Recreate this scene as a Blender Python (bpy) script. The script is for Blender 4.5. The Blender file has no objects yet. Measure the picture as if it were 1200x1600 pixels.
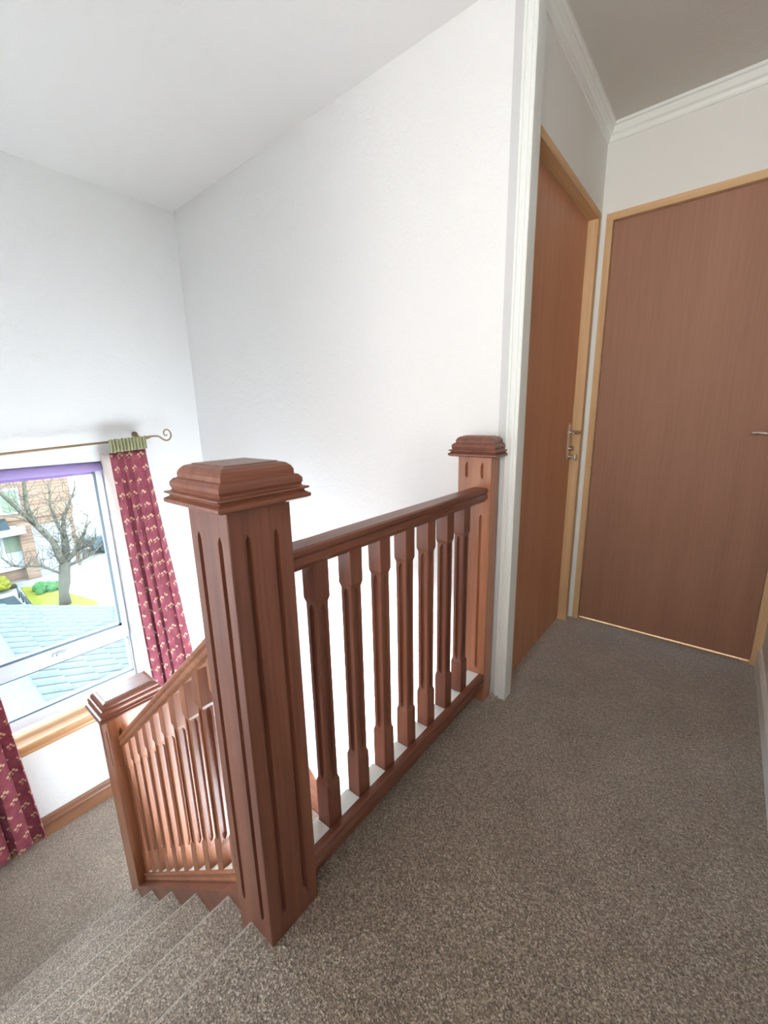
import bpy, bmesh, math, random
from mathutils import Matrix, Vector
random.seed(7)
SC = bpy.context.scene
COL = SC.collection
PI = math.pi

# ---------------------------------------------------------------- camera
YAW, PITCH, ROLL, CAMH, FPX = 0.6884, -0.2262, -0.0214, 1.1346, 651.36
fw = Vector((-math.sin(YAW)*math.cos(PITCH), math.cos(YAW)*math.cos(PITCH), math.sin(PITCH)))
rt0 = Vector((math.cos(YAW), math.sin(YAW), 0)); up0 = rt0.cross(fw)
rt = math.cos(ROLL)*rt0 + math.sin(ROLL)*up0
up = -math.sin(ROLL)*rt0 + math.cos(ROLL)*up0
cd = bpy.data.cameras.new('camera'); cam = bpy.data.objects.new('camera', cd); COL.objects.link(cam)
m = Matrix.Identity(4)
for i in range(3):
    m[i][0] = rt[i]; m[i][1] = up[i]; m[i][2] = -fw[i]
m[0][3], m[1][3], m[2][3] = 0, 0, CAMH
cam.matrix_world = m
cd.sensor_fit = 'HORIZONTAL'; cd.sensor_width = 36; cd.lens = FPX/1200*36
cd.clip_start = 0.02; cd.clip_end = 300
SC.camera = cam

# ---------------------------------------------------------------- light and exposure
SC.view_settings.view_transform = 'Standard'; SC.view_settings.look = 'None'
SC.view_settings.gamma = 1.0; SC.view_settings.use_curve_mapping = False
SC.view_settings.exposure = 0.24
SKY_STRENGTH = 18.0
SUN_STRENGTH = 26.0
SUN_DIR = Vector((math.cos(math.radians(31)), math.sin(math.radians(31)), -math.tan(math.radians(12))))
REAR_W, SIDE_W, RIGHT_W = 10.5, 8.5, 5.5
w = bpy.data.worlds.new('sky'); SC.world = w; w.use_nodes = True
nt = w.node_tree; bg = nt.nodes['Background']; bg.inputs[1].default_value = SKY_STRENGTH
bg.inputs[0].default_value = (0.74, 0.88, 1.0, 1)
sd = bpy.data.lights.new('sun', 'SUN'); sd.energy = SUN_STRENGTH; sd.angle = math.radians(4); sd.color = (1.0, .93, .80)
so = bpy.data.objects.new('sun', sd); COL.objects.link(so)
so.rotation_euler = SUN_DIR.to_track_quat('-Z', 'Y').to_euler(); so.location = (-8, -4, 8)
def area(name, loc, direction, sx, sy, watt, color=(1, 1, 1), portal=False, spread=180):
    ad = bpy.data.lights.new(name, 'AREA'); ad.shape = 'RECTANGLE'; ad.size = sx; ad.size_y = sy
    ad.energy = watt; ad.color = color
    ad.spread = math.radians(spread)
    if portal: ad.cycles.is_portal = True
    o = bpy.data.objects.new(name, ad); COL.objects.link(o); o.location = loc
    o.rotation_euler = Vector(direction).to_track_quat('-Z', 'Y').to_euler()
    return o
area('window_portal', (-3.09, .495, .15), (1, 0, 0), .78, 1.55, 1, portal=True)
area('rear_fill', (-.1, -1.72, 1.45), (-.04, 1, .13), .7, 1.0, REAR_W, (1.0, .965, .91), spread=72)  # added fill lamp behind the camera; the rear wall has no window

area('side_fill', (-1.45, -.45, .30), (0, 1, -.10), 1.1, 1.1, SIDE_W, (.90, .95, 1.0))  # added fill lamp over the stairs, in front of the closed near wall
area('right_fill', (.21, -.75, 1.35), (-.45, .9, .12), .6, 1.3, RIGHT_W, (1.0, .95, .88))  # added fill lamp at the closed right wall, brightens the side door

# ---------------------------------------------------------------- dimensions
W, D, YW, XW, R = -.586, 2.349, 1.4625, -2.838, .233
HALL_H, ALC_H = 2.391, 2.362
RR, GG, XL = .2068, .2401, -.727         # riser, going, first nosing
ZL = -6*RR                                # lower landing level
XN, YN, S = -.636, .357, .133             # near newel: +X face, -Y face, size
SL = RR/GG

# ---------------------------------------------------------------- materials
def newmat(name):
    mt = bpy.data.materials.new(name); mt.use_nodes = True
    return mt, mt.node_tree, mt.node_tree.nodes['Principled BSDF']
def N(t, kind, **kw):
    n = t.nodes.new(kind)
    for k, v in kw.items():
        if k in n.inputs.keys(): n.inputs[k].default_value = v
        else: setattr(n, k, v)
    return n
def coords(t, scale=(1, 1, 1), uv=False):
    tc = t.nodes.new('ShaderNodeTexCoord'); mp = t.nodes.new('ShaderNodeMapping')
    mp.inputs['Scale'].default_value = scale
    t.links.new(tc.outputs['UV' if uv else 'Object'], mp.inputs[0]); return mp.outputs[0]
def ramp(t, fac, stops):
    r = t.nodes.new('ShaderNodeValToRGB'); e = r.color_ramp.elements
    while len(e) < len(stops): e.new(.5)
    for i, (p, c) in enumerate(stops):
        e[i].position = p; e[i].color = (*c, 1)
    t.links.new(fac, r.inputs[0]); return r.outputs[0]
def bump(t, b, h, strength, dist):
    bn = t.nodes.new('ShaderNodeBump'); bn.inputs['Strength'].default_value = strength
    bn.inputs['Distance'].default_value = dist
    t.links.new(h, bn.inputs['Height']); t.links.new(bn.outputs[0], b.inputs['Normal'])
def plain(name, col, rough=.5, metal=0., spec=.5, coat=0.):
    mt, t, b = newmat(name)
    b.inputs['Base Color'].default_value = (*col, 1); b.inputs['Roughness'].default_value = rough
    b.inputs['Metallic'].default_value = metal; b.inputs['Specular IOR Level'].default_value = spec
    b.inputs['Coat Weight'].default_value = coat
    n = N(t, 'ShaderNodeTexNoise', Scale=60.0); t.links.new(coords(t), n.inputs['Vector'])
    bump(t, b, n.outputs[0], .02, .0005)
    return mt
def wood(name, c0, c1, c2, axis='z', rough=.42, coat=.25, fine=1.0, sp=.5):
    mt, t, b = newmat(name)
    sc = {'z': (55, 55, 2.2), 'y': (55, 2.2, 55), 'x': (2.2, 55, 55)}[axis]
    sc2 = {'z': (9, 9, .5), 'y': (9, .5, 9), 'x': (.5, 9, 9)}[axis]
    n1 = N(t, 'ShaderNodeTexNoise', Scale=fine, Detail=8.0, Roughness=.65)
    t.links.new(coords(t, sc), n1.inputs['Vector'])
    n2 = N(t, 'ShaderNodeTexNoise', Scale=1.0, Detail=3.0, Distortion=.6)
    t.links.new(coords(t, sc2), n2.inputs['Vector'])
    mx = N(t, 'ShaderNodeMath', operation='MULTIPLY_ADD'); mx.inputs[1].default_value = .5
    t.links.new(n1.outputs[0], mx.inputs[0])
    m2 = N(t, 'ShaderNodeMath', operation='MULTIPLY'); m2.inputs[1].default_value = .5
    t.links.new(n2.outputs[0], m2.inputs[0]); t.links.new(m2.outputs[0], mx.inputs[2])
    cr = ramp(t, mx.outputs[0], [(.36, c0), (.5, c1), (.66, c2)])
    t.links.new(cr, b.inputs['Base Color'])
    b.inputs['Roughness'].default_value = rough; b.inputs['Coat Weight'].default_value = coat
    b.inputs['Coat Roughness'].default_value = .18; b.inputs['Specular IOR Level'].default_value = sp
    bump(t, b, n1.outputs[0], .12, .001)
    return mt
MAH = [(.135, .042, .024), (.21, .070, .038), (.31, .112, .060)]
mah = {a: wood('mahogany_'+a, *MAH, axis=a) for a in 'xyz'}
MAH_LIT = [(.25, .088, .040), (.36, .135, .062), (.48, .20, .10)]  # lit copy of the mahogany: warm light put into the wood colour
mah_lit = {a: wood('warm_lit_mahogany_'+a, *MAH_LIT, axis=a) for a in 'xyz'}
skirtwood = wood('stained_skirting', (.20, .085, .045), (.28, .125, .065), (.36, .17, .09), 'y')
sillwood = wood('sill_wood', (.42, .20, .08), (.52, .27, .12), (.60, .34, .17), 'y')
veneer = wood('door_veneer', (.34, .175, .115), (.38, .20, .133), (.42, .225, .15), 'z', rough=.6, coat=0, fine=2.0, sp=.3)
veneer_warm = wood('side_door_veneer', (.56, .265, .145), (.62, .30, .17), (.67, .34, .20), 'z', rough=.5, coat=0, fine=2.0, sp=.4)
pine = wood('raw_pine', (.60, .37, .19), (.70, .46, .25), (.78, .55, .32), 'z', rough=.65, coat=0, sp=.3)
pine_h = wood('raw_pine_head', (.60, .37, .19), (.70, .46, .25), (.78, .55, .32), 'x', rough=.65, coat=0, sp=.3)
pine_y = wood('raw_pine_head_side', (.60, .37, .19), (.70, .46, .25), (.78, .55, .32), 'y', rough=.65, coat=0, sp=.3)

def wallmat(name, col, bs=.35, rough=.85):
    mt, t, b = newmat(name)
    b.inputs['Base Color'].default_value = (*col, 1); b.inputs['Roughness'].default_value = rough
    b.inputs['Specular IOR Level'].default_value = .25
    n = N(t, 'ShaderNodeTexNoise', Scale=55.0, Detail=5.0, Distortion=1.2); t.links.new(coords(t), n.inputs['Vector'])
    v = N(t, 'ShaderNodeTexNoise', Scale=16.0, Detail=2.0); t.links.new(coords(t), v.inputs['Vector'])
    mm = N(t, 'ShaderNodeMath', operation='ADD'); t.links.new(n.outputs[0], mm.inputs[0]); t.links.new(v.outputs[0], mm.inputs[1])
    bump(t, b, mm.outputs[0], bs, .004)
    return mt
paint = wallmat('wall_paint_white', (.88, .88, .875), .6)
alcpaint = wallmat('alcove_paint', (.86, .86, .83), .2)
ceilpaint = wallmat('ceiling_paint', (.88, .88, .875), .25)
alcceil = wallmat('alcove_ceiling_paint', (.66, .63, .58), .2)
gloss = plain('white_gloss_paint', (.88, .90, .87), .4)
greypaint = plain('grey_white_paint', (.66, .66, .66), .5)

def carpetmat():
    mt, t, b = newmat('brown_twist_carpet')
    co = coords(t)
    n = N(t, 'ShaderNodeTexVoronoi', Scale=330.0); t.links.new(co, n.inputs['Vector'])
    sx = N(t, 'ShaderNodeSeparateColor'); t.links.new(n.outputs['Color'], sx.inputs[0])
    n3 = N(t, 'ShaderNodeTexNoise', Scale=140.0, Detail=3.0); t.links.new(co, n3.inputs['Vector'])
    n2 = N(t, 'ShaderNodeTexNoise', Scale=5.0, Detail=4.0); t.links.new(co, n2.inputs['Vector'])
    av = N(t, 'ShaderNodeMix', data_type='FLOAT'); av.inputs[0].default_value = .45
    t.links.new(sx.outputs[0], av.inputs[2]); t.links.new(n3.outputs[0], av.inputs[3])
    c1 = ramp(t, av.outputs[0], [(.18, (.10, .076, .053)), (.45, (.315, .235, .165)), (.66, (.50, .395, .29)), (.82, (.82, .74, .62))])
    c2 = ramp(t, n2.outputs[0], [(.35, (.82, .80, .78)), (.65, (1.0, 1.0, 1.0))])
    mx = N(t, 'ShaderNodeMix', data_type='RGBA', blend_type='MULTIPLY'); mx.inputs[0].default_value = 1
    t.links.new(c1, mx.inputs[6]); t.links.new(c2, mx.inputs[7])
    t.links.new(mx.outputs[2], b.inputs['Base Color'])
    b.inputs['Roughness'].default_value = .6; b.inputs['Specular IOR Level'].default_value = .6
    b.inputs['Sheen Weight'].default_value = 1.0; b.inputs['Sheen Roughness'].default_value = .35
    ad = N(t, 'ShaderNodeMath', operation='ADD'); t.links.new(n.outputs['Distance'], ad.inputs[0]); t.links.new(n3.outputs[0], ad.inputs[1])
    bump(t, b, ad.outputs[0], .8, .004)
    return mt
carpet = carpetmat()
brass = plain('aged_brass', (.30, .20, .11), .45, .5)
steel = plain('satin_nickel', (.55, .5, .42), .25, 1)
chrome = plain('polished_metal', (.85, .8, .76), .12, 1)
upvc = plain('white_upvc', (.66, .73, .83), .3)
gasket = plain('grey_gasket', (.10, .16, .21), .5)
blindm = plain('purple_blind', (.34, .25, .50), .8)
tapem = plain('olive_header_tape', (.38, .38, .22), .85)
liningm = plain('cream_lining', (.70, .60, .55), .9)

def glassmat():
    mt = bpy.data.materials.new('window_glass'); mt.use_nodes = True; t = mt.node_tree
    t.nodes.remove(t.nodes['Principled BSDF']); out = t.nodes['Material Output']
    tr = N(t, 'ShaderNodeBsdfTransparent'); tr.inputs[0].default_value = (.95, .98, .99, 1)
    gl = N(t, 'ShaderNodeBsdfGlossy'); gl.inputs['Roughness'].default_value = .12
    fr = N(t, 'ShaderNodeFresnel'); fr.inputs[0].default_value = 1.13
    mx = N(t, 'ShaderNodeMixShader'); t.links.new(fr.outputs[0], mx.inputs[0])
    t.links.new(tr.outputs[0], mx.inputs[1]); t.links.new(gl.outputs[0], mx.inputs[2]); t.links.new(mx.outputs[0], out.inputs[0])
    return mt
glass = glassmat()

def curtainmat():
    mt, t, b = newmat('red_curtain_gold_sprigs')
    tc = t.nodes.new('ShaderNodeTexCoord'); sp = N(t, 'ShaderNodeSeparateXYZ'); t.links.new(tc.outputs['UV'], sp.inputs[0])
    def M(op, a, bb=None, c=None):
        n = N(t, 'ShaderNodeMath', operation=op)
        for i, q in enumerate((a, bb, c)):
            if q is None: continue
            if isinstance(q, (int, float)): n.inputs[i].default_value = q
            else: t.links.new(q, n.inputs[i])
        return n.outputs[0]
    AX, AY = .072, .078
    v = M('DIVIDE', sp.outputs[1], AY); row = M('FLOOR', v)
    sh = M('MULTIPLY', M('MODULO', row, 2.0), .5)
    u = M('ADD', M('DIVIDE', sp.outputs[0], AX), sh)
    fu = M('MULTIPLY', M('SUBTRACT', M('FRACT', u), .5), AX)
    fv = M('MULTIPLY', M('SUBTRACT', M('FRACT', v), .5), AY)
    best = None
    for (px, py, r) in [(0, .012, .0072), (-.0125, .001, .0072), (.0125, .003, .0072), (-.002, -.011, .0036), (-.007, -.017, .003)]:
        dx = M('SUBTRACT', fu, px); dy = M('SUBTRACT', fv, py)
        d = M('SUBTRACT', M('SQRT', M('ADD', M('MULTIPLY', dx, dx), M('MULTIPLY', dy, dy))), r)
        best = d if best is None else M('MINIMUM', best, d)
    mask = N(t, 'ShaderNodeMapRange'); mask.inputs[1].default_value = .001; mask.inputs[2].default_value = -.001
    t.links.new(best, mask.inputs[0])
    n = N(t, 'ShaderNodeTexNoise', Scale=18.0, Detail=4.0); t.links.new(tc.outputs['UV'], n.inputs['Vector'])
    base = ramp(t, n.outputs[0], [(.35, (.29, .048, .080)), (.65, (.42, .095, .135))])
    mx = N(t, 'ShaderNodeMix', data_type='RGBA'); t.links.new(mask.outputs[0], mx.inputs[0])
    t.links.new(base, mx.inputs[6]); mx.inputs[7].default_value = (.82, .55, .36, 1)
    t.links.new(mx.outputs[2], b.inputs['Base Color']); b.inputs['Roughness'].default_value = .7
    b.inputs['Sheen Weight'].default_value = .2
    out = t.nodes['Material Output']
    tl = N(t, 'ShaderNodeBsdfTranslucent'); t.links.new(mx.outputs[2], tl.inputs[0])
    ms = N(t, 'ShaderNodeMixShader'); ms.inputs[0].default_value = .25
    t.links.new(b.outputs[0], ms.inputs[1]); t.links.new(tl.outputs[0], ms.inputs[2]); t.links.new(ms.outputs[0], out.inputs[0])
    return mt
curtm = curtainmat()

# ---------------------------------------------------------------- mesh helpers
def obj(name, bm, mat, parent=None, smooth=False, bevel=0):
    me = bpy.data.meshes.new(name); bmesh.ops.recalc_face_normals(bm, faces=bm.faces)
    bm.to_mesh(me); bm.free(); me.materials.append(mat)
    o = bpy.data.objects.new(name, me); COL.objects.link(o)
    if parent: o.parent = parent; o.matrix_parent_inverse = Matrix.Translation(parent.location).inverted() if False else Matrix.Identity(4)
    if parent: o.location = -Vector(parent.location) if parent.type == 'EMPTY' else (0, 0, 0)
    if smooth:
        for p in me.polygons: p.use_smooth = True
    if bevel:
        b = o.modifiers.new('bevel', 'BEVEL'); b.width = bevel; b.segments = 2; b.limit_method = 'ANGLE'; b.angle_limit = math.radians(35)
    return o
def thing(name, label, cat, loc=(0, 0, 0), group=None):
    o = bpy.data.objects.new(name, None); COL.objects.link(o); o.location = loc
    o.empty_display_size = .1
    o['label'] = label; o['category'] = cat
    if group: o['group'] = group
    return o
def tag(o, label, cat, group=None):
    o['label'] = label; o['category'] = cat
    if group: o['group'] = group
    return o
def struct(name, bm, mat, label, cat, bevel=0):
    o = obj(name, bm, mat, bevel=bevel); o['kind'] = 'structure'; o['label'] = label; o['category'] = cat; return o
def box(bm, x0, x1, y0, y1, z0, z1):
    v = [bm.verts.new(p) for p in [(x0, y0, z0), (x1, y0, z0), (x1, y1, z0), (x0, y1, z0), (x0, y0, z1), (x1, y0, z1), (x1, y1, z1), (x0, y1, z1)]]
    for f in [(0, 3, 2, 1), (4, 5, 6, 7), (0, 1, 5, 4), (1, 2, 6, 5), (2, 3, 7, 6), (3, 0, 4, 7)]: bm.faces.new([v[i] for i in f])
def B(*bxs):
    bm = bmesh.new()
    for b in bxs: box(bm, *b)
    return bm
def loops(bm, rings, closed_ends=True, cyclic=True):
    vs = [[bm.verts.new(p) for p in r] for r in rings]
    n = len(vs[0])
    for a, b in zip(vs, vs[1:]):
        for i in range(n if cyclic else n-1):
            j = (i+1) % n
            bm.faces.new((a[i], a[j], b[j], b[i]))
    if closed_ends:
        bm.faces.new(vs[0]); bm.faces.new(vs[-1])
def extr(bm, prof, f0, f1):
    """prof: list of 2d points, f0/f1 map a 2d point to 3d at the two ends"""
    loops(bm, [[f0(*p) for p in prof], [f1(*p) for p in prof]])
def tube(bm, pts, rads, seg=8):
    rings = []
    pts = [Vector(p) for p in pts]
    if not hasattr(rads, '__len__'): rads = [rads]*len(pts)
    ref = None
    for i, p in enumerate(pts):
        d = (pts[min(i+1, len(pts)-1)] - pts[max(i-1, 0)]).normalized()
        if ref is None:
            ref = d.orthogonal().normalized()
        ref = (ref - d*ref.dot(d)).normalized(); b = d.cross(ref)
        rings.append([p + rads[i]*(math.cos(2*PI*k/seg)*ref + math.sin(2*PI*k/seg)*b) for k in range(seg)])
    loops(bm, rings)
def section(cx, cy, z, hx, hy, grooves, s):
    """square outline with flutes; grooves: (positions on +-Y faces, positions on +-X faces, half width, depth)"""
    gx, gy, gw, gd = grooves
    w_ = gw*max(s, .03); d_ = gd*s
    pts = []
    pat = [(-1, 0), (-.88, .7), (-.45, 1), (.45, 1), (.88, .7), (1, 0)]
    c = .0015
    def face(ax, ay, nx, ny, L, pos):
        # walk along direction (ax,ay) on face with normal (nx,ny)
        r = [(-L+c, 0)]
        for p in pos:
            for (a, b) in pat: r.append((p+a*w_, b*d_))
        r.append((L-c, 0))
        return [(cx+ax*t+nx*(H-q), cy+ay*t+ny*(H-q), z) for (t, q) in r]
    H = hy; pts += face(1, 0, 0, -1, hx, gx)
    H = hx; pts += face(0, 1, 1, 0, hy, gy)
    H = hy; pts += face(-1, 0, 0, 1, hx, gx)
    H = hx; pts += face(0, -1, -1, 0, hy, gy)
    return pts
def post(bm, x0, x1, y0, y1, z0, z1, gx, gy, spans, gw=.0068, gd=.011):
    cx, cy, hx, hy = (x0+x1)/2, (y0+y1)/2, (x1-x0)/2, (y1-y0)/2
    zs = [(z0, 0)]
    for a, b in spans:
        zs += [(a, 0), (a+.005, .5), (a+.012, .9), (a+.02, 1), (b-.02, 1), (b-.012, .9), (b-.005, .5), (b, 0)]
    zs.append((z1, 0))
    loops(bm, [section(cx, cy, z, hx, hy, (gx, gy, gw, gd), s) for z, s in zs])
CAPP = [(.000, .0), (.022, .0), (.029, .004), (.0295, .010), (.022, .0145), (.0205, .017), (.0275, .0205), (.0278, .0235), (.019, .025),
        (.017, .028), (.0195, .034), (.019, .041), (.014, .047), (.0085, .0485), (.0085, .0505), (.0085, .057), (.005, .064), (-.001, .0695), (-.008, .0715), (-.011, .0715), (-.012, .0735)]
def cap(bm, x0, x1, y0, y1, z0, k=1.0, ymax=None):
    rings = []
    for o, h in CAPP:
        o *= k; h *= k
        ya = y1+o if ymax is None else min(y1+o, ymax)
        rings.append([(x0-o, y0-o, z0+h), (x1+o, y0-o, z0+h), (x1+o, ya, z0+h), (x0-o, ya, z0+h)])
    loops(bm, rings)

# ================================================================= structure
# floors
bm = B((-.69, R+.12, -1.75, D+1.0, -.25, 0), (-1.6, -.69, YW+.06, D+1.0, -.25, 0))
# rounded nosing strip at the stair edge
pr = [(-.69, 0)]+[(XL+.021-.021*math.sin(a), -.021+.021*math.cos(a)) for a in [PI*k/10 for k in range(1, 10)]]+[(XL+.032, -.044), (XL+.034, -.25), (-.69, -.25)]
extr(bm, pr, lambda a, b: (a, -.46, b), lambda a, b: (a, .357, b))
struct('floor', bm, carpet, 'brown twist pile carpet covering the upper landing', 'carpet')
struct('floor', B((XW-.01, -1.912, -.55, YW+.01, ZL-.2, ZL)), carpet, 'brown carpet of the half landing below the window', 'carpet')
struct('floor', B((-1.9, 1.0, -.6, YW+.1, -2.85, -2.75)), carpet, 'carpeted floor at the foot of the lower flight', 'carpet')
# window wall with opening
OY0, OY1, OZ0, OZ1 = .125, .872, -.60, .912
struct('wall_left', B((XW-.22, XW, -.56, OY0, -2.85, 2.5), (XW-.22, XW, OY1, YW+.01, -2.85, 2.5), (XW-.22, XW, OY0, OY1, -2.85, OZ0), (XW-.22, XW, OY0, OY1, OZ1, 2.5)), paint,
       'white textured wall around the stair window', 'wall')
struct('wall_far', B((XW-.22, W, YW, 1.4999, -2.85, 2.5)), paint, 'tall white textured wall at the end of the stairwell', 'wall')
struct('wall_inner', B((-.70, W, 2.313, D+.1, 0, 2.5), (-.70, W, 1.50, 2.313, 2.0155, 2.5)), alcpaint, 'white wall around the narrow-looking side door', 'wall')
struct('wall_end', B((-.70, -.5635, D, D+.1, 0, 2.5), (-.5635, R+.1, D, D+.1, 2.0155, 2.5)), alcpaint, 'white wall around the door at the end of the landing', 'wall')
struct('wall_right', B((R, R+.1, -1.75, D+.1, -.2, 2.5)), alcpaint, 'white wall along the right of the landing', 'wall')
struct('wall_near', B((XW-.22, XL, -.56, -.46, -2.85, 2.5)), paint, 'white wall along the near side of the flight', 'wall')
struct('wall_rear', B((-1.2, R+.1, -1.85, -1.75, 0, 2.5), (-.83, XL, -1.75, -.56, 0, 2.5)), paint, 'white wall behind the landing', 'wall')
struct('ceiling', B((XW-.22, R+.1, -1.85, YW+.04, HALL_H, 2.5)), ceilpaint, 'white ceiling over the stairwell', 'ceiling')
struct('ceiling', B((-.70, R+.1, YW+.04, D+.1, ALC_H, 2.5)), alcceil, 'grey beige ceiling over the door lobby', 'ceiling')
# coving
cp = [(0, 0), (.036, 0), (.034, -.010), (.026, -.013), (.025, -.019), (.017, -.033), (.010, -.038), (.010, -.043), (.006, -.052), (.0055, -.060), (0, -.062)]
bm = bmesh.new(); extr(bm, cp, lambda a, b: (W+a, YW+.05, ALC_H+b), lambda a, b: (W+a, D-a, ALC_H+b))
struct('trim_1', bm, gloss, 'moulded white coving above the side door', 'coving')
bm = bmesh.new(); extr(bm, cp, lambda a, b: (W+a, D-a, ALC_H+b), lambda a, b: (R, D-a, ALC_H+b))
struct('trim_2', bm, gloss, 'moulded white coving above the end door', 'coving')
# architrave at the wall corner
ar = [(-.622, 0), (-.622, -.012), (-.618, -.018), (-.611, -.018), (-.609, -.014), (-.604, -.014), (-.602, -.022), (-.596, -.025), (-.588, -.025), (-.584, -.021), (-.580, -.021), (-.577, -.026), (-.573, -.024), (-.572, 0)]
bm = bmesh.new(); extr(bm, ar, lambda a, b: (a, YW+b, 0), lambda a, b: (a, YW+b, HALL_H))
box(bm, W-.001, -.572, YW-.0005, YW+.035, 0, HALL_H)
struct('trim_3', bm, gloss, 'white moulded architrave on the wall corner beside the side door', 'architrave')
struct('trim_4', B((-.650, -.6222, YW-.010, YW, 0, HALL_H)), greypaint, 'flat grey white strip beside the corner architrave', 'architrave')
# skirtings
sk = [(0, 0), (.019, 0), (.019, .085), (.016, .092), (.016, .098), (.013, .102), (.012, .112), (.007, .121), (.004, .125), (0, .125)]
bm = bmesh.new(); extr(bm, sk, lambda a, b: (XW+a, -.46, ZL+b), lambda a, b: (XW+a, YW, ZL+b))
struct('baseboard_left', bm, skirtwood, 'stained wooden skirting under the window', 'skirting board')
bm = bmesh.new(); extr(bm, sk, lambda a, b: (XW+.019, YW-a, ZL+b), lambda a, b: (-1.93, YW-a, ZL+b))
extr(bm, [(0, -.22), (.019, -.22), (.019, .105), (.014, .115), (.012, .125), (0, .125)], lambda a, b: (-1.93, YW-a, ZL+b), lambda a, b: (-.3, YW-a, ZL+b-SL*1.63))
struct('baseboard_far', bm, mah['x'], 'dark wooden skirting following the lower flight on the far wall', 'skirting board')
bm = bmesh.new(); extr(bm, [(0, 0), (.014, 0), (.014, .075), (.008, .088), (0, .092)], lambda a, b: (R-a, -1.75, b), lambda a, b: (R-a, D-.002, b))
struct('baseboard_right', bm, gloss, 'white skirting along the right wall', 'skirting board')

# ================================================================= window
fx0, fx1 = -2.995, -2.935
win = thing('window_1', 'white framed window on the half landing with garden view', 'window', (-2.96, .5, OZ0)); win['kind'] = 'structure'
FY0, FY1, FZ0, FZ1 = OY0+.004, OY1-.004, -.575, OZ1-.003
obj('frame', B((fx0, fx1, FY0, .144, FZ0, FZ1), (fx0, fx1, .858, FY1, FZ0, FZ1), (fx0, fx1, .144, .858, FZ0, -.508), (fx0, fx1, .144, .858, -.262, -.222), (fx0, fx1, .144, .858, .885, FZ1)), upvc, win, bevel=.003)
obj('sash', B((fx0+.012, fx1+.016, .136, .172, -.232, .894), (fx0+.012, fx1+.016, .830, .866, -.232, .894), (fx0+.012, fx1+.016, .172, .830, -.232, -.158), (fx0+.012, fx1+.016, .172, .830, .858, .894)), upvc, win, bevel=.004)
gx = fx1-.002
gk = obj('gasket', B((gx, gx+.020, .172, .178, -.158, .858), (gx, gx+.020, .815, .830, -.158, .858), (gx, gx+.020, .172, .830, -.158, -.143), (gx, gx+.020, .178, .822, .853, .858)), gasket, win)
gk['label'] = 'grey rubber seal of the opening sash'
gk = obj('gasket', B((gx-.03, gx+.004, .144, .858, -.508, -.496), (gx-.03, gx+.004, .144, .147, -.5, -.262), (gx-.03, gx+.004, .855, .858, -.5, -.262), (gx-.03, gx+.004, .144, .858, -.265, -.262)), gasket, win)
gk['label'] = 'grey rubber seal of the lower fixed pane'
obj('pane', B((-2.972, -2.966, .170, .832, -.160, .860)), glass, win)
obj('pane', B((-2.978, -2.972, .142, .860, -.510, -.260)), glass, win)
hx = fx1+.016
hb = obj('window_handle', B((hx, hx+.012, .455, .520, -.206, -.184), (hx+.010, hx+.026, .472, .492, -.206, -.186), (hx+.020, hx+.032, .474, .600, -.201, -.190)), upvc, win, bevel=.004)
bm = bmesh.new()
extr(bm, [(-2.995, 0), (-2.796, 0), (-2.789, -.004), (-2.786, -.012), (-2.788, -.022), (-2.795, -.026), (-2.797, -.032), (-2.792, -.037), (-2.790, -.048), (-2.796, -.062), (-2.806, -.068), (-2.837, -.070), (-2.837, -.022), (-2.995, -.022)],
     lambda a, b: (a, .07, -.596+b), lambda a, b: (a, .94, -.596+b))
obj('window_sill', bm, sillwood, win)
# roller blind in the reveal
rb = thing('roller_blind', 'rolled up purple roller blind at the top of the window recess', 'blind', (-2.90, .5, .91))
bm = bmesh.new(); tube(bm, [(-2.900, .140, .876), (-2.900, .860, .876)], .027, 16)
obj('fabric_roll', bm, blindm, rb, smooth=True)
obj('bottom_bar', B((-2.932, -2.926, .142, .858, .832, .862)), blindm, rb, bevel=.002)
obj('bracket', B((-2.93, -2.87, OY0+.002, .139, .85, .905)), upvc, rb); obj('bracket', B((-2.93, -2.87, .861, OY1-.002, .85, .905)), upvc, rb)

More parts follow.
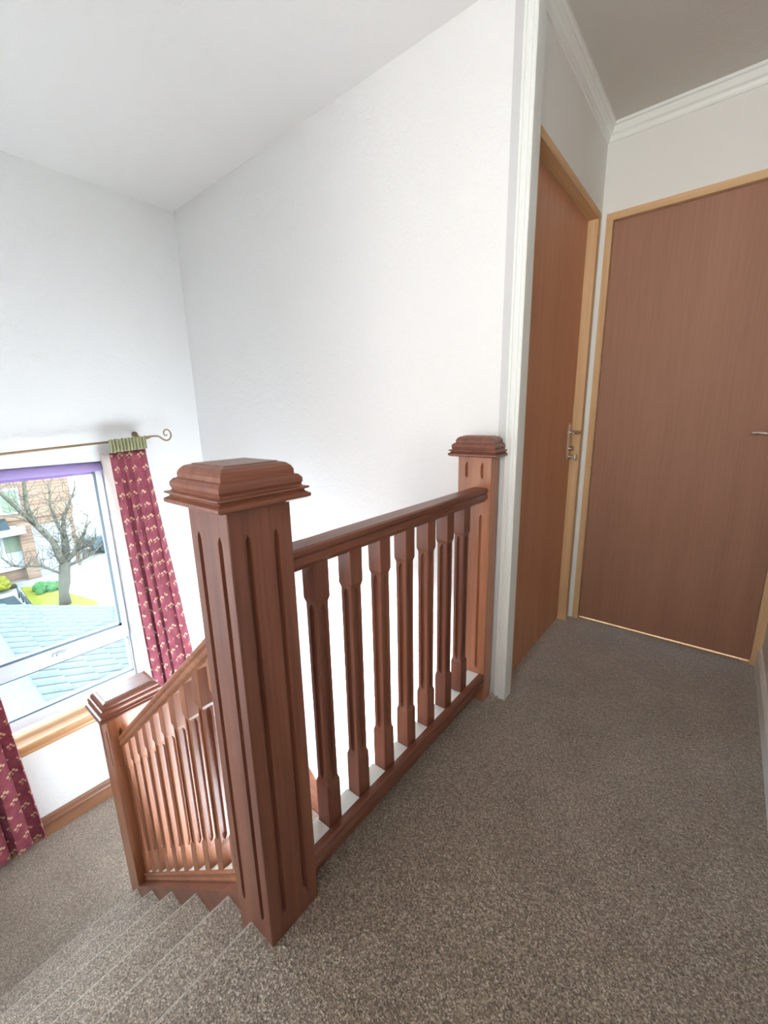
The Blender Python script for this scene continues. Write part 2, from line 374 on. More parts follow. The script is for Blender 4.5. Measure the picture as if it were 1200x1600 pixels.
# ================================================================= curtain rod and curtains
rod = thing('curtain_rod', 'thin bronze curtain pole with a scrolled crook end above the window', 'curtain rod', (-2.738, .4, .992))
rz = lambda y: .992+(y-.4)*.066
bm = bmesh.new(); tube(bm, [(-2.738, -.22, rz(-.22)), (-2.738, 1.10, rz(1.10))], .0062, 10)
obj('pole', bm, brass, rod, smooth=True)
for sgn, ybase in ((1, 1.085), (-1, -.20)):
    pts = []; z0 = rz(ybase)
    for (a, b) in [(0, 0), (.02, .002), (.04, .002), (.056, .000), (.070, -.010), (.088, -.022), (.106, -.022), (.121, -.008), (.124, .012), (.114, .030), (.098, .034), (.087, .022), (.088, .008), (.097, .002), (.104, .008)]:
        pts.append((-2.738, ybase+sgn*a*1.12, z0+b*1.15+.004))
    # smooth by Catmull-Rom
    P = [Vector(p) for p in pts]; sm = []
    for i in range(len(P)-1):
        p0, p1, p2, p3 = P[max(i-1, 0)], P[i], P[i+1], P[min(i+2, len(P)-1)]
        for k in range(4):
            t_ = k/4; sm.append(.5*((2*p1)+(p2-p0)*t_+(2*p0-5*p1+4*p2-p3)*t_**2+(3*p1-p0-3*p2+p3)*t_**3))
    sm.append(P[-1])
    bm = bmesh.new(); tube(bm, sm, [.0058-.0028*i/len(sm) for i in range(len(sm))], 8)
    bmesh.ops.create_uvsphere(bm, u_segments=10, v_segments=8, radius=.010, matrix=Matrix.Translation((-2.738, ybase-.004*sgn, z0)))
    obj('scroll_finial', bm, brass, rod, smooth=True)
    yb = ybase-sgn*.035
    bm = bmesh.new(); tube(bm, [(XW, yb, rz(yb)+.02), (-2.79, yb, rz(yb)+.015), (-2.745, yb, rz(yb)-.002), (-2.738, yb, rz(yb)-.011)], .005, 8)
    bmesh.ops.create_cone(bm, cap_ends=True, segments=16, radius1=.018, radius2=.018, depth=.006, matrix=Matrix.Translation((XW+.0035, yb, rz(yb)+.02)) @ Matrix.Rotation(PI/2, 4, 'Y'))
    obj('bracket', bm, brass, rod, smooth=True)

def curtain(label, yt0, yt1, yb0, yb1, ztop, zbot, folds, lead, seed, name='curtain'):
    rnd = random.Random(seed)
    t = thing(name, label, 'curtain', (-2.76, (yt0+yt1)/2, ztop), 'pair of red curtains on the landing window')
    nu, nv = 150, 46
    ph = [rnd.uniform(-.5, .5) for _ in range(folds+2)]; am = [rnd.uniform(.55, 1.45) for _ in range(folds+2)]
    def pos(u, v, off=0., gather=0.):
        y = (yt0+(yt1-yt0)*u)*(1-v)+(yb0+(yb1-yb0)*u)*v
        k = u*folds; i = int(min(k, folds)); f = k-i
        a = ((.008+.022*min(1, v*2.5))*(am[i]*(1-f)+am[i+1]*f))
        x = -2.757+a*math.sin(2*PI*(k+.16*math.sin(2.1*k+seed))+.35*math.sin(v*3+seed))
        y += .75*a*math.sin(4*PI*(k+.16*math.sin(2.1*k+seed))+.8)*(.4+.6*v)
        z = ztop+(zbot-ztop)*v
        z += (0.066*(y-.4)-.066*((yt0+yt1)/2-.4))*(1-v)
        return Vector((x-off, y, z))
    def sheet(mat, nm, v0, v1, off, thick):
        bm = bmesh.new(); uvl = bm.loops.layers.uv.new('UVMap'); g = []; uvs = {}
        # arc length
        for j in range(nv+1):
            v = v0+(v1-v0)*j/nv; rowv = []; s = 0; prev = None
            for i in range(nu+1):
                p = pos(i/nu, v, off)
                if prev is not None: s += (Vector((p.x, p.y, 0))-Vector((prev.x, prev.y, 0))).length
                prev = p; vert = bm.verts.new(p); rowv.append(vert); uvs[vert] = (s+seed*.013, p.z+3)
            g.append(rowv)
        for j in range(nv):
            for i in range(nu):
                f = bm.faces.new((g[j][i], g[j][i+1], g[j+1][i+1], g[j+1][i])); f.smooth = True
                for l in f.loops: l[uvl].uv = uvs[l.vert]
        me = bpy.data.meshes.new(nm); bm.to_mesh(me); bm.free(); me.materials.append(mat)
        o = bpy.data.objects.new(nm, me); COL.objects.link(o); o.parent = t; o.location = -Vector(t.location)
        md = o.modifiers.new('thickness', 'SOLIDIFY'); md.thickness = thick; md.offset = 0
        return o
    sheet(curtm, 'drape', .024, 1.0, 0, .0022)
    # lining: behind, and turned round the leading edge towards the window
    bm = bmesh.new(); g = []
    for j in range(nv+1):
        v = .028+.965*j/nv; rowv = []
        e = pos(lead, v, .0)
        dirn = -1 if lead == 0 else 1
        prof = [(0.003, 0), (-.012, .010), (-.034, .020), (-.052, .022), (-.062, .012), (-.060, -.02), (-.056, -.10)]
        if lead == 1: prof = [(-.004, -.004), (-.010, -.006), (-.02, -.012), (-.03, -.02), (-.036, -.04), (-.04, -.06), (-.04, -.10)]
        for (dx, dy) in prof:
            sc_ = .9+.25*v
            if lead == 1:
                rowv.append(bm.verts.new((XW+.016, e.y-.035-.03*prof.index((dx, dy)), e.z))); continue
            rowv.append(bm.verts.new((max(e.x+dx*sc_*.9, XW+.006), e.y+dirn*dy*sc_*1.5, e.z)))
        g.append(rowv)
    for j in range(nv):
        for i in range(len(prof)-1):
            f = bm.faces.new((g[j][i], g[j][i+1], g[j+1][i+1], g[j+1][i])); f.smooth = True
    me = bpy.data.meshes.new('lining'); bm.to_mesh(me); bm.free(); me.materials.append(liningm)
    o = bpy.data.objects.new('lining', me); COL.objects.link(o); o.parent = t; o.location = -Vector(t.location); o['label'] = 'cream lining at the leading edge'
    md = o.modifiers.new('thickness', 'SOLIDIFY'); md.thickness = .0015
    # gathered heading tape, slightly above and below the pole
    bm = bmesh.new(); n = 120
    rings = []
    for (dz, k_) in [(-.062, .9), (-.05, 1.0), (-.03, 1.15), (-.012, .9), (.004, .5), (.012, .9)]:
        rings.append([])
        for i in range(n+1):
            u = i/n; y = yt0+.004+(yt1-yt0-.008)*u
            x = -2.735+.010*k_*math.sin(u*2*PI*11)+.003*math.sin(u*2*PI*4.3)
            rings[-1].append((x+.006, y, rz(y)+dz+.002*math.sin(u*40)))
    loops(bm, rings, closed_ends=False, cyclic=False)
    o = obj('heading_tape', bm, tapem, t, smooth=True); o['label'] = 'olive green gathered heading'
    md = o.modifiers.new('thickness', 'SOLIDIFY'); md.thickness = .002
    return t
curtain('right hand red curtain with gold sprigs, gathered beside the window above the stairs', .866, 1.072, .905, 1.235, rz(.97)-.012, -1.19, 4, 0, 3)
curtain('left hand red curtain with gold sprigs, hem just above the half landing carpet', -.12, .135, -.16, .215, rz(.01)-.012, -1.185, 3, 1, 8)

# ================================================================= doors
def lining_frame(bm_list): pass
d2 = thing('door_2', 'wide plain brown veneer door facing the camera at the end of the landing', 'door', (-.17, D, 0)); d2['kind'] = 'structure'
obj('door_leaf', B((-.533, .199, D+.016, D+.054, .010, 1.983)), veneer, d2, bevel=.0015)
obj('door_frame', B((-.5635, -.535, D-.006, D+.10, 0, 1.985), (.201, .2325, D-.006, D+.10, 0, 1.985)), pine, d2)
o = obj('door_frame', B((-.5635, .2325, D-.007, D+.10, 1.985, 2.0155)), pine_h, d2); o['label'] = 'raw pine head of the frame'
bm = B((.136, .172, D+.010, D+.0165, .93, 1.10))
tube(bm, [(.154, D+.014, 1.036), (.154, D-.03, 1.036), (.148, D-.042, 1.036), (.135, D-.047, 1.036)], .0075, 10)
tube(bm, [(.140, D-.047, 1.036), (.115, D-.050, 1.033), (.09, D-.049, 1.036), (.072, D-.047, 1.034), (.066, D-.046, 1.032)], [.007, .0065, .0055, .006, .004], 10)
obj('door_handle', bm, chrome, d2, bevel=0)
d1 = thing('door_1', 'brown veneer door seen at an angle on the left of the lobby', 'door', (W-.04, 1.9, 0)); d1['kind'] = 'structure'
obj('door_leaf', B((-.663, -.625, 1.532, 2.278, .010, 1.983)), veneer_warm, d1, bevel=.0015)
obj('door_frame', B((-.70, W+.005, 2.280, 2.3125, 0, 1.985), (-.70, W+.004, 1.5005, 1.530, 0, 1.985)), pine, d1)
o = obj('door_frame', B((-.70, W+.006, 1.5005, 2.3125, 1.985, 2.0155)), pine_y, d1); o['label'] = 'raw pine head of the frame'
bm = B((-.6255, -.619, 2.222, 2.262, .895, 1.075))
tube(bm, [(-.62, 2.242, 1.035), (-.585, 2.242, 1.037), (-.574, 2.238, 1.037), (-.572, 2.225, 1.036), (-.573, 2.18, 1.034), (-.576, 2.13, 1.036)], [.008, .007, .0075, .0075, .006, .005], 10)
obj('door_handle', bm, steel, d1)
bm = bmesh.new()
tube(bm, [(-.62, 2.242, .955), (-.604, 2.242, .955)], .011, 12)
tube(bm, [(-.62, 2.242, .915), (-.596, 2.242, .913), (-.590, 2.242, .913)], [.009, .007, .012], 12)
box(bm, -.600, -.582, 2.238, 2.246, .895, .925)
obj('privacy_turn', bm, steel, d1)
# bright gold strips standing in for light leaking under the doors
tag(obj('light_gap_strip', B((-.532, .198, D+.012, D+.05, 0, .004)), chrome and plain('light_gap_gold', (.85, .65, .35), .25, 1), None), 'gold strip standing in for the light gap under the wide end door', 'light gap strip')
tag(obj('light_gap_strip', B((-.66, -.628, 1.532, 2.278, 0, .004)), bpy.data.materials['light_gap_gold'], None), 'gold strip standing in for the light gap under the angled side door', 'light gap strip')
area('room_daylight', (-.15, D+.8, 1.6), (0, -.5, -1), .7, .5, 12, (1, .95, .88))
area('bedroom_daylight', (-1.3, 1.95, 1.6), (.5, 0, -1), .5, .5, 10, (1, .9, .75))

# ================================================================= newel posts
def newel(label, x0, x1, y0, y1, zb, zt, gx, gy, spans, ymax=None, shaft=None):
    t = thing('newel_post', label, 'newel post', ((x0+x1)/2, (y0+y1)/2, zb), 'newel posts of the staircase')
    bm = bmesh.new(); post(bm, x0, x1, y0, y1, zb, zt, gx, gy, spans)
    obj('shaft', bm, shaft or mah['z'], t)
    bm = bmesh.new(); cap(bm, x0, x1, y0, y1, zt, ymax=ymax)
    obj('cap', bm, mah['y'], t, bevel=.0008)
    return t
newel('large foreground mahogany newel post at the top of the stairs, two flutes on each face', XN-S, XN, YN, YN+S, -.2065, .985, (-.036, .036), (-.030, .030), [(.045, .935)])
newel('small looking mahogany newel post against the white architrave at the far end', XN-S, XN, 1.377, YW-.028, -.25, .985, (-.031, .031), (), [(.14, .776), (.905, .966)], ymax=1.442, shaft=mah_lit['z'])
newel('lower mahogany newel post on the half landing by the window sill', -2.010, -1.880, .417, .625, ZL, -.085, (-.035, .035), (-.06, 0, .06), [(ZL+.9, -.15)], shaft=mah_lit['z'])

# ================================================================= landing balustrade
RAILP = [(-.024, 0), (.024, 0), (.030, -.004), (.031, -.014), (.0275, -.018), (.0255, -.021), (.0275, -.024), (.030, -.028), (.030, -.036), (.025, -.041), (.021, -.0465), (-.021, -.0465), (-.025, -.041), (-.030, -.036), (-.030, -.028), (-.0275, -.024), (-.0255, -.021), (-.0275, -.018), (-.031, -.014), (-.030, -.004)]
def baluster_bm(cx, cy, h, zb, zt, zn0, zn1, shear=0.):
    """square baluster: full blocks at both ends, narrower fluted neck between"""
    bm = bmesh.new(); n = .0035
    zs = [(zb, h, 0), (zn0-.012, h, 0), (zn0, h-n, 0), (zn0+.006, h-n, .6), (zn0+.016, h-n, 1), (zn1-.016, h-n, 1), (zn1-.006, h-n, .6), (zn1, h-n, 0), (zn1+.012, h, 0), (zt, h, 0)]
    rings = [section(cx, cy, z, hh, hh, ((0,), (0,), .0075, .009), s) for z, hh, s in zs]
    if shear:
        for k in (0, -1): rings[k] = [(x, y, z+(x-cx)*shear) for x, y, z in rings[k]]
    loops(bm, rings); return bm
lb = thing('landing_balustrade', 'level mahogany balustrade along the landing between the two upper newel posts', 'balustrade', (-.68, .93, 0))
y0, y1 = YN+S-.0005, 1.3775
bm = bmesh.new(); extr(bm, RAILP, lambda a, b: (-.677+a, y0, .8745+b), lambda a, b: (-.677+a, y1, .8745+b))
obj('handrail', bm, mah['y'], lb, bevel=.001)
bys = [.560+.1118*k for k in range(7)]
h = .0215
cx = -.6815
for y in bys:
    obj('baluster', baluster_bm(cx, y+h, h, .110, .8305, .250, .726), mah['z'], lb)
# infill strips between the balusters, in the groove under the handrail and above the base rail
ends = [y0]+[e for y in bys for e in (y, y+2*h)]+[y1]
for i in range(0, len(ends), 2):
    o = obj('fillet', B((cx-.026, cx+.0235, ends[i]+.0005, ends[i+1]-.0005, .1095, .1185)), gloss, lb, bevel=.0015); o['label'] = 'white filler strip between baluster feet'  # strips between the feet use the white trim material
for i in range(0, len(ends), 2):
    o = obj('fillet', B((cx-.017, cx+.017, ends[i]+.0005, ends[i+1]-.0005, .822, .829)), mah['y'], lb)
BASEP = [(-.0265, -.014), (.0245, -.014), (.0245, 0), (.040, 0), (.046, -.003), (.047, -.011), (.043, -.015), (.041, -.020), (.045, -.024), (.047, -.030), (.046, -.040), (.038, -.047), (-.0265, -.047)]
bm = bmesh.new(); extr(bm, BASEP, lambda a, b: (cx+a, y0, .1235+b), lambda a, b: (cx+a, y1, .1235+b))
obj('base_rail', bm, mah['y'], lb, bevel=.0008)
obj('apron', B((-.7075, -.6785, y0, y1, -.26, .0765)), mah['y'], lb)

# ================================================================= stair balustrade
xs1, xs0 = XN-S+.0005, -1.8805
sb = thing('stair_balustrade', 'sloping mahogany balustrade down the flight from the foreground newel to the lower newel', 'balustrade', (-1.3, .475, -.5))
SY = .473
zline = lambda x, zA: zA+SL*(x+1.88)
def slope_ext(bm, prof, yc, zA, xa, xb):
    extr(bm, prof, lambda a, b: (xa, yc+a, zline(xa, zA)+b*1.3), lambda a, b: (xb, yc+a, zline(xb, zA)+b*1.3))
SRAIL = [(p[0]*.83, p[1]) for p in RAILP]
bm = bmesh.new(); slope_ext(bm, SRAIL, SY, -.188, xs0, xs1); obj('handrail', bm, mah_lit['x'], sb, bevel=.001)
SBASE = [(-.0265, 0), (-.0185, 0), (-.0185, -.008), (.0185, -.008), (.0185, 0), (.0265, 0), (.0285, -.006), (.025, -.012), (.025, -.020), (.028, -.026), (.026, -.034), (-.026, -.034), (-.028, -.026), (-.025, -.020), (-.025, -.012), (-.0285, -.006)]
ZB = -.945
bm = bmesh.new(); slope_ext(bm, SBASE, SY, ZB, xs0, xs1); obj('base_rail', bm, mah_lit['x'], sb, bevel=.0008)
h2 = .0195; bxs = [-1.050-.0985*k for k in range(9)]+[-.951, -.853]; bxs.sort()
for x in bxs:
    c = x-h2
    zb, zt = zline(c, ZB)-.010, zline(c, -.188)-.058
    obj('baluster', baluster_bm(c, SY, h2, zb, zt, zb+.125, zt-.115, SL), mah_lit['z'], sb)
en = [xs0]+[e for x in bxs for e in (x-2*h2, x)]+[xs1]
for i in range(0, len(en), 2):
    a, b = en[i]+.0005, en[i+1]-.0005
    if b-a < .004: continue
    bm = bmesh.new(); extr(bm, [(-.018, -.0075), (.018, -.0075), (.018, .0015), (-.018, .0015)], lambda p, q: (a, SY+p, zline(a, ZB)+q), lambda p, q: (b, SY+p, zline(b, ZB)+q))
    o = obj('fillet', bm, gloss, sb); o['label'] = 'pale filler strip between baluster feet'
# second flight going down behind: its own balustrade
sb2 = thing('stair_balustrade', 'mahogany balustrade of the lower flight descending behind the lower newel', 'balustrade', (-1.3, .6, -1.6))
zl2 = lambda x, zA: zA-SL*(x+1.88)
bm = bmesh.new(); extr(bm, SRAIL, lambda a, b: (-1.8795, .59+a, -.30+b*1.3), lambda a, b: (-.75, .59+a, zl2(-.75, -.30)+b*1.3)); obj('handrail', bm, mah['x'], sb2)
bm = bmesh.new(); extr(bm, SBASE, lambda a, b: (-1.8795, .59+a, -1.12+b*1.3), lambda a, b: (-.75, .59+a, zl2(-.75, -1.12)+b*1.3)); obj('base_rail', bm, mah['x'], sb2)
for k in range(10):
    c = -1.80+k*.105; obj('baluster', baluster_bm(c, .59, h2, zl2(c, -1.12)-.01, zl2(c, -.30)-.058, zl2(c, -1.12)+.12, zl2(c, -.30)-.17, -SL), mah['z'], sb2)

# ================================================================= stairs
def flight(label, sx, xstart, ztop, ya, yb, n, loc, yrail):
    st = thing('staircase', label, 'stairs', loc)
    for k in range(1, n):
        xn = xstart+sx*GG*k; zt = ztop-RR*k
        back = xn-sx*(GG+.0345)
        pr = [(back, 0)]+[(xn-sx*(.021-.021*math.sin(a)), -.021+.021*math.cos(a)) for a in [PI*j/10 for j in range(1, 10)]]+[(xn-sx*.032, -.044), (xn-sx*.034, -RR), (back, -RR)]
        bm = bmesh.new(); extr(bm, pr, lambda a, b: (a, ya, zt+b), lambda a, b: (a, yb, zt+b))
        obj('step', bm, carpet, st)
    return st
st = flight('upper flight of carpeted stairs going down from the landing to the half landing', -1, XL, 0, -.459, .4168, 6, (-1.3, 0, ZL), 0)
# string boards on both sides
def string_prof(xa, xb, top, depth):
    return [(xa, zline(xa, top)), (xb, zline(xb, top)), (xb, zline(xb, top)-depth), (xa, zline(xa, top)-depth)]
bm = bmesh.new(); extr(bm, string_prof(xs0, xs1, ZB-.044, .40), lambda a, b: (a, .4172, b), lambda a, b: (a, .50, b))
obj('string_board', bm, mah['x'], st)
st2 = flight('lower flight of carpeted stairs descending from the half landing under the landing', 1, -1.93, ZL, .66, YW-.021, 7, (-1.2, 1.05, -2.75), 0)
bm = bmesh.new(); extr(bm, [(-1.8795, -1.166), (-.7, -1.166-SL*1.18), (-.7, -1.5-SL*1.18), (-1.8795, -1.5)], lambda a, b: (a, .56, b), lambda a, b: (a, .655, b))
obj('string_board', bm, mah['x'], st2)

# bits of lint on the landing carpet
lint = plain('white_lint', (.8, .76, .68), .9)
for i, (x, y, lab) in enumerate([(-.594, .985, 'white crumb on the carpet below the small far newel'), (-.617, .372, 'pale crumb beside the foot of the foreground newel'), (-.40, 1.80, 'tiny pale crumb on the carpet in front of the side door')]):
    bm = bmesh.new(); bmesh.ops.create_icosphere(bm, subdivisions=1, radius=.004, matrix=Matrix.Translation((x, y, .002)) @ Matrix.Diagonal((1, .6, .6, 1)))
    tag(obj('carpet_crumb', bm, lint), lab, 'crumb', 'pale crumbs on the landing carpet')

# ================================================================= outside
GZ = -4.37
def flatmat(name, c0, c1, scale=3.0, rough=.9):
    mt, t, b = newmat(name); n = N(t, 'ShaderNodeTexNoise', Scale=scale, Detail=5.0); t.links.new(coords(t), n.inputs['Vector'])
    t.links.new(ramp(t, n.outputs[0], [(.35, c0), (.65, c1)]), b.inputs['Base Color']); b.inputs['Roughness'].default_value = rough; b.inputs['Specular IOR Level'].default_value = .1
    return mt
road = flatmat('pale_concrete', (.10, .096, .084), (.13, .125, .112))
lawn = flatmat('spring_grass', (.060, .070, .008), (.095, .085, .012), 6)
hedge = flatmat('green_hedge', (.016, .055, .016), (.028, .07, .020), 9)
tarmac = flatmat('blue_grey_tarmac', (.014, .020, .022), (.020, .027, .030))
bark = flatmat('tree_bark', (.032, .029, .021), (.068, .062, .046), 12)
tile = flatmat('grey_roof_tile', (.044, .051, .053), (.056, .064, .066), 8)
lead = flatmat('pale_ridge', (.045, .058, .066), (.052, .064, .07), 4)
whitew = plain('white_render', (.19, .19, .19), .8, spec=.1)
darkwin = plain('dark_glass', (.085, .10, .07), .4, spec=.1)
carblue = plain('pale_blue_car_paint', (.035, .055, .07), .4, spec=.2)
def brickmat():
    mt, t, b = newmat('orange_brick'); tx = N(t, 'ShaderNodeTexBrick', Scale=4.5)
    tx.inputs['Color1'].default_value = (.085, .045, .027, 1); tx.inputs['Color2'].default_value = (.125, .074, .045, 1); tx.inputs['Mortar'].default_value = (.16, .14, .11, 1)
    mp = N(t, 'ShaderNodeMapping'); tc = N(t, 'ShaderNodeTexCoord'); mp.inputs['Rotation'].default_value = (PI/2, 0, PI/2)
    t.links.new(tc.outputs['Object'], mp.inputs[0]); t.links.new(mp.outputs[0], tx.inputs[0])
    t.links.new(tx.outputs[0], b.inputs['Base Color']); b.inputs['Roughness'].default_value = .9
    return mt
brick = brickmat()
struct('ground', B((-60, -3.3, -30, 40, GZ-.2, GZ)), road, 'pale paved street and drive outside the window', 'ground')
bm = bmesh.new()
P0 = [(-18.2, 2.42), (-15.6, 2.26), (-12.5, 2.30), (-12.5, 3.4), (-14.8, 3.62), (-16.6, 3.2), (-17.6, 2.95)]
loops(bm, [[(x, y, GZ+.001) for x, y in P0], [(x, y, GZ+.04) for x, y in P0]])
tag(obj('lawn', bm, lawn), 'small yellow green lawn around the bare tree', 'lawn')['kind'] = 'structure'
bm = bmesh.new()
rnd = random.Random(4)
for k in range(26):
    x, y = -17.2+rnd.uniform(-.35, .35), 2.95+rnd.uniform(-.30, .32)
    bmesh.ops.create_icosphere(bm, subdivisions=2, radius=rnd.uniform(.09, .16), matrix=Matrix.Translation((x, y, GZ+.10)) @ Matrix.Rotation(rnd.random()*3, 4, 'Z'))
for v in bm.verts: v.co += Vector((rnd.uniform(-.02, .02), rnd.uniform(-.02, .02), rnd.uniform(-.02, .03)))
tag(obj('low_hedge', bm, hedge), 'low bright green shrub at the back of the lawn', 'hedge')
bm = bmesh.new()
for k in range(30):
    x, y = -18.5+rnd.uniform(-.5, .4), 1.80+rnd.uniform(-.45, .30)
    bmesh.ops.create_icosphere(bm, subdivisions=2, radius=rnd.uniform(.10, .2), matrix=Matrix.Translation((x, y, GZ+.18+rnd.uniform(0, .1))))
for v in bm.verts: v.co += Vector((rnd.uniform(-.03, .03), rnd.uniform(-.03, .03), rnd.uniform(-.03, .03)))
tag(obj('bush', bm, lawn), 'yellow green bush at the left edge of the window view', 'bush')
bm = bmesh.new(); P1 = [(-17.6, -2), (-17.4, 2.10), (-12, 2.14), (-12, -2)]
loops(bm, [[(x, y, GZ+.001) for x, y in P1], [(x, y, GZ+.06) for x, y in P1]])
struct('driveway', bm, tarmac, 'blue grey tarmac drive left of the lawn', 'driveway')
fn = thing('wire_fence', 'low dark wire fence between the lawn and the grey drive', 'fence', (-15.5, 2.2, GZ))
for k in range(9):
    x = -17.2+k*.55; bm = bmesh.new(); tube(bm, [(x, 2.19, GZ), (x, 2.19, GZ+.34)], .018, 6); obj('fence_post', bm, tarmac, fn)
bm = bmesh.new()
for k in range(32):
    x = -17.2+k*.1375; a, b = (.04, .30) if k % 2 else (.30, .04)
    tube(bm, [(x, 2.19, GZ+a), (x+.1375, 2.19, GZ+b)], .009, 5)
tube(bm, [(-17.2, 2.19, GZ+.31), (-12.8, 2.19, GZ+.31)], .011, 5)
obj('mesh_panel', bm, tarmac, fn)
struct('kerb', B((-18.6, -18.35, -3, 2.35, GZ+.0005, GZ+.10)), flatmat('kerb_stone', (.028, .020, .013), (.036, .028, .018)), 'brown kerb in front of the house opposite', 'kerb')

# house extension roof right below the window
rf = thing('extension_roof', 'grey pantiled roof of the extension directly below the window', 'roof', (-5.9, .613, -1.6))
T22 = math.tan(math.radians(22)); YR, ZR = .613, -1.6
bm = bmesh.new(); xa, xb = -8.72, -3.09; rib = .205; nrib = int((xb-xa)/rib); course = .31
ny = 16
for j in range(ny):
    ya, yb = YR+j*course, YR+(j+1)*course
    n = nrib*10; A = []; Bt = []; Cc = []
    off = 0.0
    for i in range(n+1):
        x = xa+(xb-xa)*i/n; f = (i % 10)/10
        hgt = -.045 if i % 10 == 0 else .010+.030*math.sin(PI*min(1, f*1.05))
        za = ZR-T22*(ya-YR)+hgt; zb_ = ZR-T22*(yb-YR)+hgt+.018
        A.append(bm.verts.new((x, ya, za))); Bt.append(bm.verts.new((x, yb, zb_))); Cc.append(bm.verts.new((x, yb, zb_-.03)))
    for i in range(n):
        bm.faces.new((A[i], A[i+1], Bt[i+1], Bt[i])); bm.faces.new((Bt[i], Bt[i+1], Cc[i+1], Cc[i]))
obj('tiled_slope', bm, tile, rf)
bm = bmesh.new(); yl = YR-2.6
loops(bm, [[(x, YR, ZR), (x, YR+ny*course, ZR-T22*ny*course-.02), (x, YR+ny*course, GZ), (x, yl, GZ), (x, yl, ZR-.25)] for x in (xa+.06, xb)])
obj('extension_wall', bm, whitew, rf)
bm = bmesh.new()
loops(bm, [[(x, YR+.045, ZR+.010), (x, YR+.02, ZR+.055), (x, YR-.06, ZR+.055), (x, yl, ZR-.20), (x, yl, ZR-.24), (x, YR, ZR)] for x in (xa, xb)])
o = obj('plain_slope', bm, lead, rf); o['label'] = 'smooth pale slope left of the ridge'

# bare tree
tr = thing('bare_tree', 'bare pruned tree with a thick trunk on the lawn', 'tree', (-15.26, 2.95, GZ))
TX = -15.26
rnd = random.Random(11)
bm = bmesh.new()
tube(bm, [(TX, 2.95, GZ), (TX, 2.97, -3.95), (TX+.05, 3.03, -3.6), (TX, 3.10, -3.25), (TX, 3.16, -3.0)], [.16, .125, .15, .145, .15], 12)
limbs = [
    ([(TX, 3.14, -3.1), (TX+.1, 3.02, -2.75), (TX+.1, 2.95, -2.29), (TX, 2.66, -1.75), (TX-.1, 2.55, -1.2), (TX, 2.60, -.35), (TX, 2.62, .6)], [.11, .10, .085, .08, .06, .045, .02]),
    ([(TX, 2.66, -1.75), (TX+.2, 2.40, -1.35), (TX+.2, 2.10, -.79), (TX+.3, 1.75, -.25), (TX, 1.5, .4)], [.06, .05, .045, .03, .012]),
    ([(TX, 3.14, -3.1), (TX-.1, 3.26, -2.6), (TX-.2, 3.30, -2.1), (TX-.2, 3.38, -1.7), (TX, 3.55, -1.2), (TX, 3.78, -.75)], [.13, .11, .08, .05, .04, .015]),
    ([(TX, 3.14, -3.0), (TX+.1, 3.42, -2.75), (TX+.1, 3.60, -2.45), (TX+.1, 3.78, -2.15), (TX, 3.95, -1.7)], [.09, .075, .05, .035, .015]),
    ([(TX, 3.20, -3.15), (TX+.1, 3.5, -3.05), (TX+.2, 3.85, -2.9), (TX, 4.2, -2.7)], [.05, .04, .025, .012]),
    ([(TX, 3.08, -3.4), (TX+.1, 2.8, -3.15), (TX+.1, 2.55, -2.95), (TX, 2.2, -2.9), (TX, 1.9, -2.75)], [.04, .03, .022, .016, .01]),
    ([(TX-.1, 3.30, -2.3), (TX-.2, 3.2, -1.9), (TX-.3, 3.12, -1.3), (TX-.3, 3.2, -.6)], [.06, .045, .03, .012]),
    ([(TX, 3.42, -2.75), (TX+.2, 3.8, -2.6), (TX+.1, 4.1, -2.5)], [.04, .03, .012]),
]
for p, r in limbs: tube(bm, p, r, 8)
obj('trunk', bm, bark, tr, smooth=True)
bm = bmesh.new()
for p, r in limbs:
    for i in range(1, len(p)):
        for k in range(11):
            t_ = rnd.random(); a = Vector(p[i-1]).lerp(Vector(p[i]), t_); q = a.copy(); d = Vector((rnd.uniform(-.5, .5), rnd.uniform(-1, 1), rnd.uniform(-.2, 1))).normalized()
            pts = [q.copy()]
            for s_ in range(5):
                d = (d+Vector((rnd.uniform(-.4, .4), rnd.uniform(-.5, .5), rnd.uniform(-.2, .5)))).normalized(); q = q+d*rnd.uniform(.1, .2); pts.append(q.copy())
            tube(bm, pts, [.012, .010, .008, .007, .006, .004], 4)
o = obj('twigs', bm, bark, tr); o['kind'] = 'stuff'; o['label'] = 'tangle of fine bare twigs'

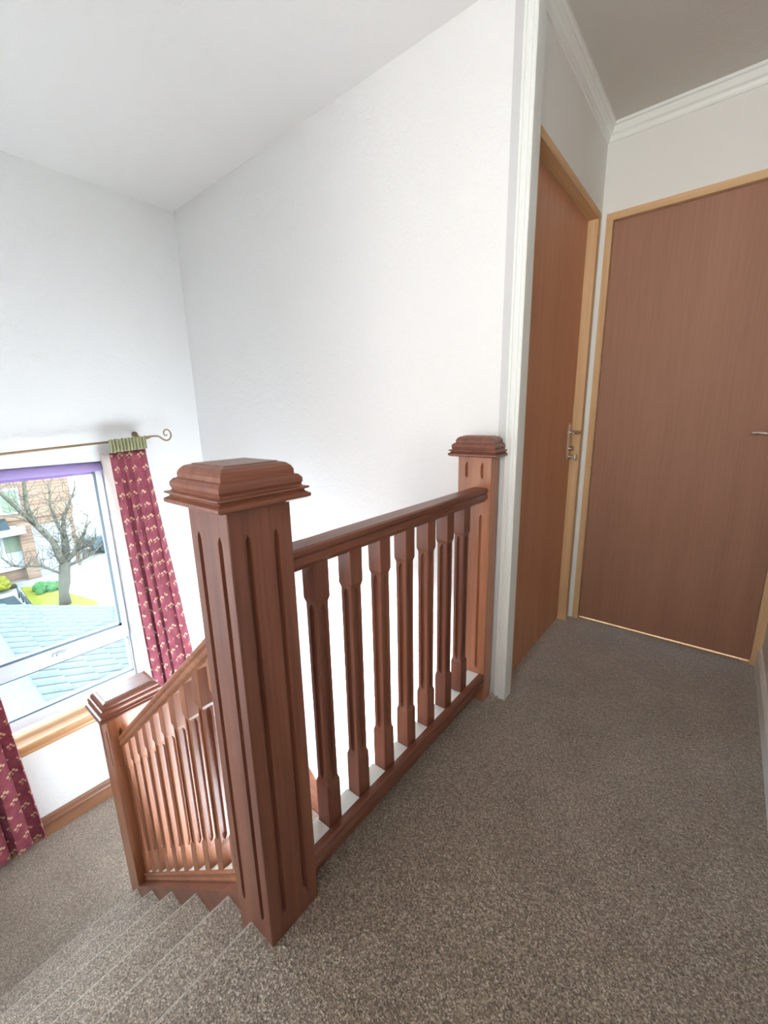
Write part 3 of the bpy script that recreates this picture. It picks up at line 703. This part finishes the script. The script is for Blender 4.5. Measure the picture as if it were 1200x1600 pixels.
# house opposite
hs = thing('house', 'orange brick house with white bay windows across the street', 'house', (-19.5, 2, GZ))
HX = -18.95
obj('wall', B((HX-4, HX-.35, -8, 4.5, GZ, -2.2), (HX-4, HX-.30, -8, 4.55, -2.2, .6)), brick, hs)
obj('brick_pier', B((HX-.35, HX, 2.79, 3.15, GZ, -2.35)), brick, hs)
o = obj('canopy', B((HX-.35, HX+.25, -8, 2.95, -2.62, -2.38)), whitew, hs); o['label'] = 'white porch fascia'
bm = bmesh.new(); loops(bm, [[(HX+.28, y, -2.375), (HX-.35, y, -2.05), (HX-.35, y, -2.375)] for y in (-8, 2.55)])
o = obj('canopy_roof', bm, tarmac, hs); o['label'] = 'dark slate porch roof'
for k in range(5):
    ya = 2.37-.02-k*.72; yb = ya+.42 if k == 0 else ya+.55
    o = obj('window', B((HX-.34, HX-.22, ya-.08, yb+.10, -3.95, -2.62)), whitew, hs)
    obj('pane', B((HX-.22, HX-.205, ya+.02, yb, -3.30, -2.74)), darkwin, o); o.children[0].location = (0, 0, 0)
obj('garage_door', B((HX-.34, HX-.28, 3.2, 4.35, GZ, -2.5)), whitew, hs)
o = obj('window', B((HX-.31, HX-.22, 2.45, 3.05, -1.95, -1.05)), whitew, hs); obj('pane', B((HX-.22, HX-.205, 2.52, 2.98, -1.88, -1.12)), darkwin, o); o.children[0].location = (0, 0, 0)
bm = bmesh.new(); loops(bm, [[(HX+.1, y, .55), (HX-2.2, y, 2.2), (HX-4.3, y, .55)] for y in (-8.2, 4.75)]); obj('roof', bm, tarmac, hs)
# parked car
cr = thing('car', 'pale blue parked car at the right edge of the window view', 'car', (-21, 6.7, GZ))
bm = bmesh.new()
sil = [(-1.0, .25), (-1.02, .6), (-.95, .78), (-.55, .85), (-.3, 1.25), (.55, 1.3), (.9, .9), (1.15, .82), (1.2, .3)]
loops(bm, [[(x, 6.7+a*1.5, GZ+b) for a, b in sil] for x in (-21.8, -20.2)]); obj('body', bm, carblue, cr, bevel=.06)
for yy in (5.75, 7.9):
    for xx in (-20.3, -21.7):
        bm = bmesh.new(); tube(bm, [(xx-.1, yy, GZ+.31), (xx+.12, yy, GZ+.31)], .31, 18); obj('wheel', bm, tarmac, cr)
obj('side_window', B((-20.21, -20.19, 6.3, 7.5, GZ+.85, GZ+1.2)), darkwin, cr)
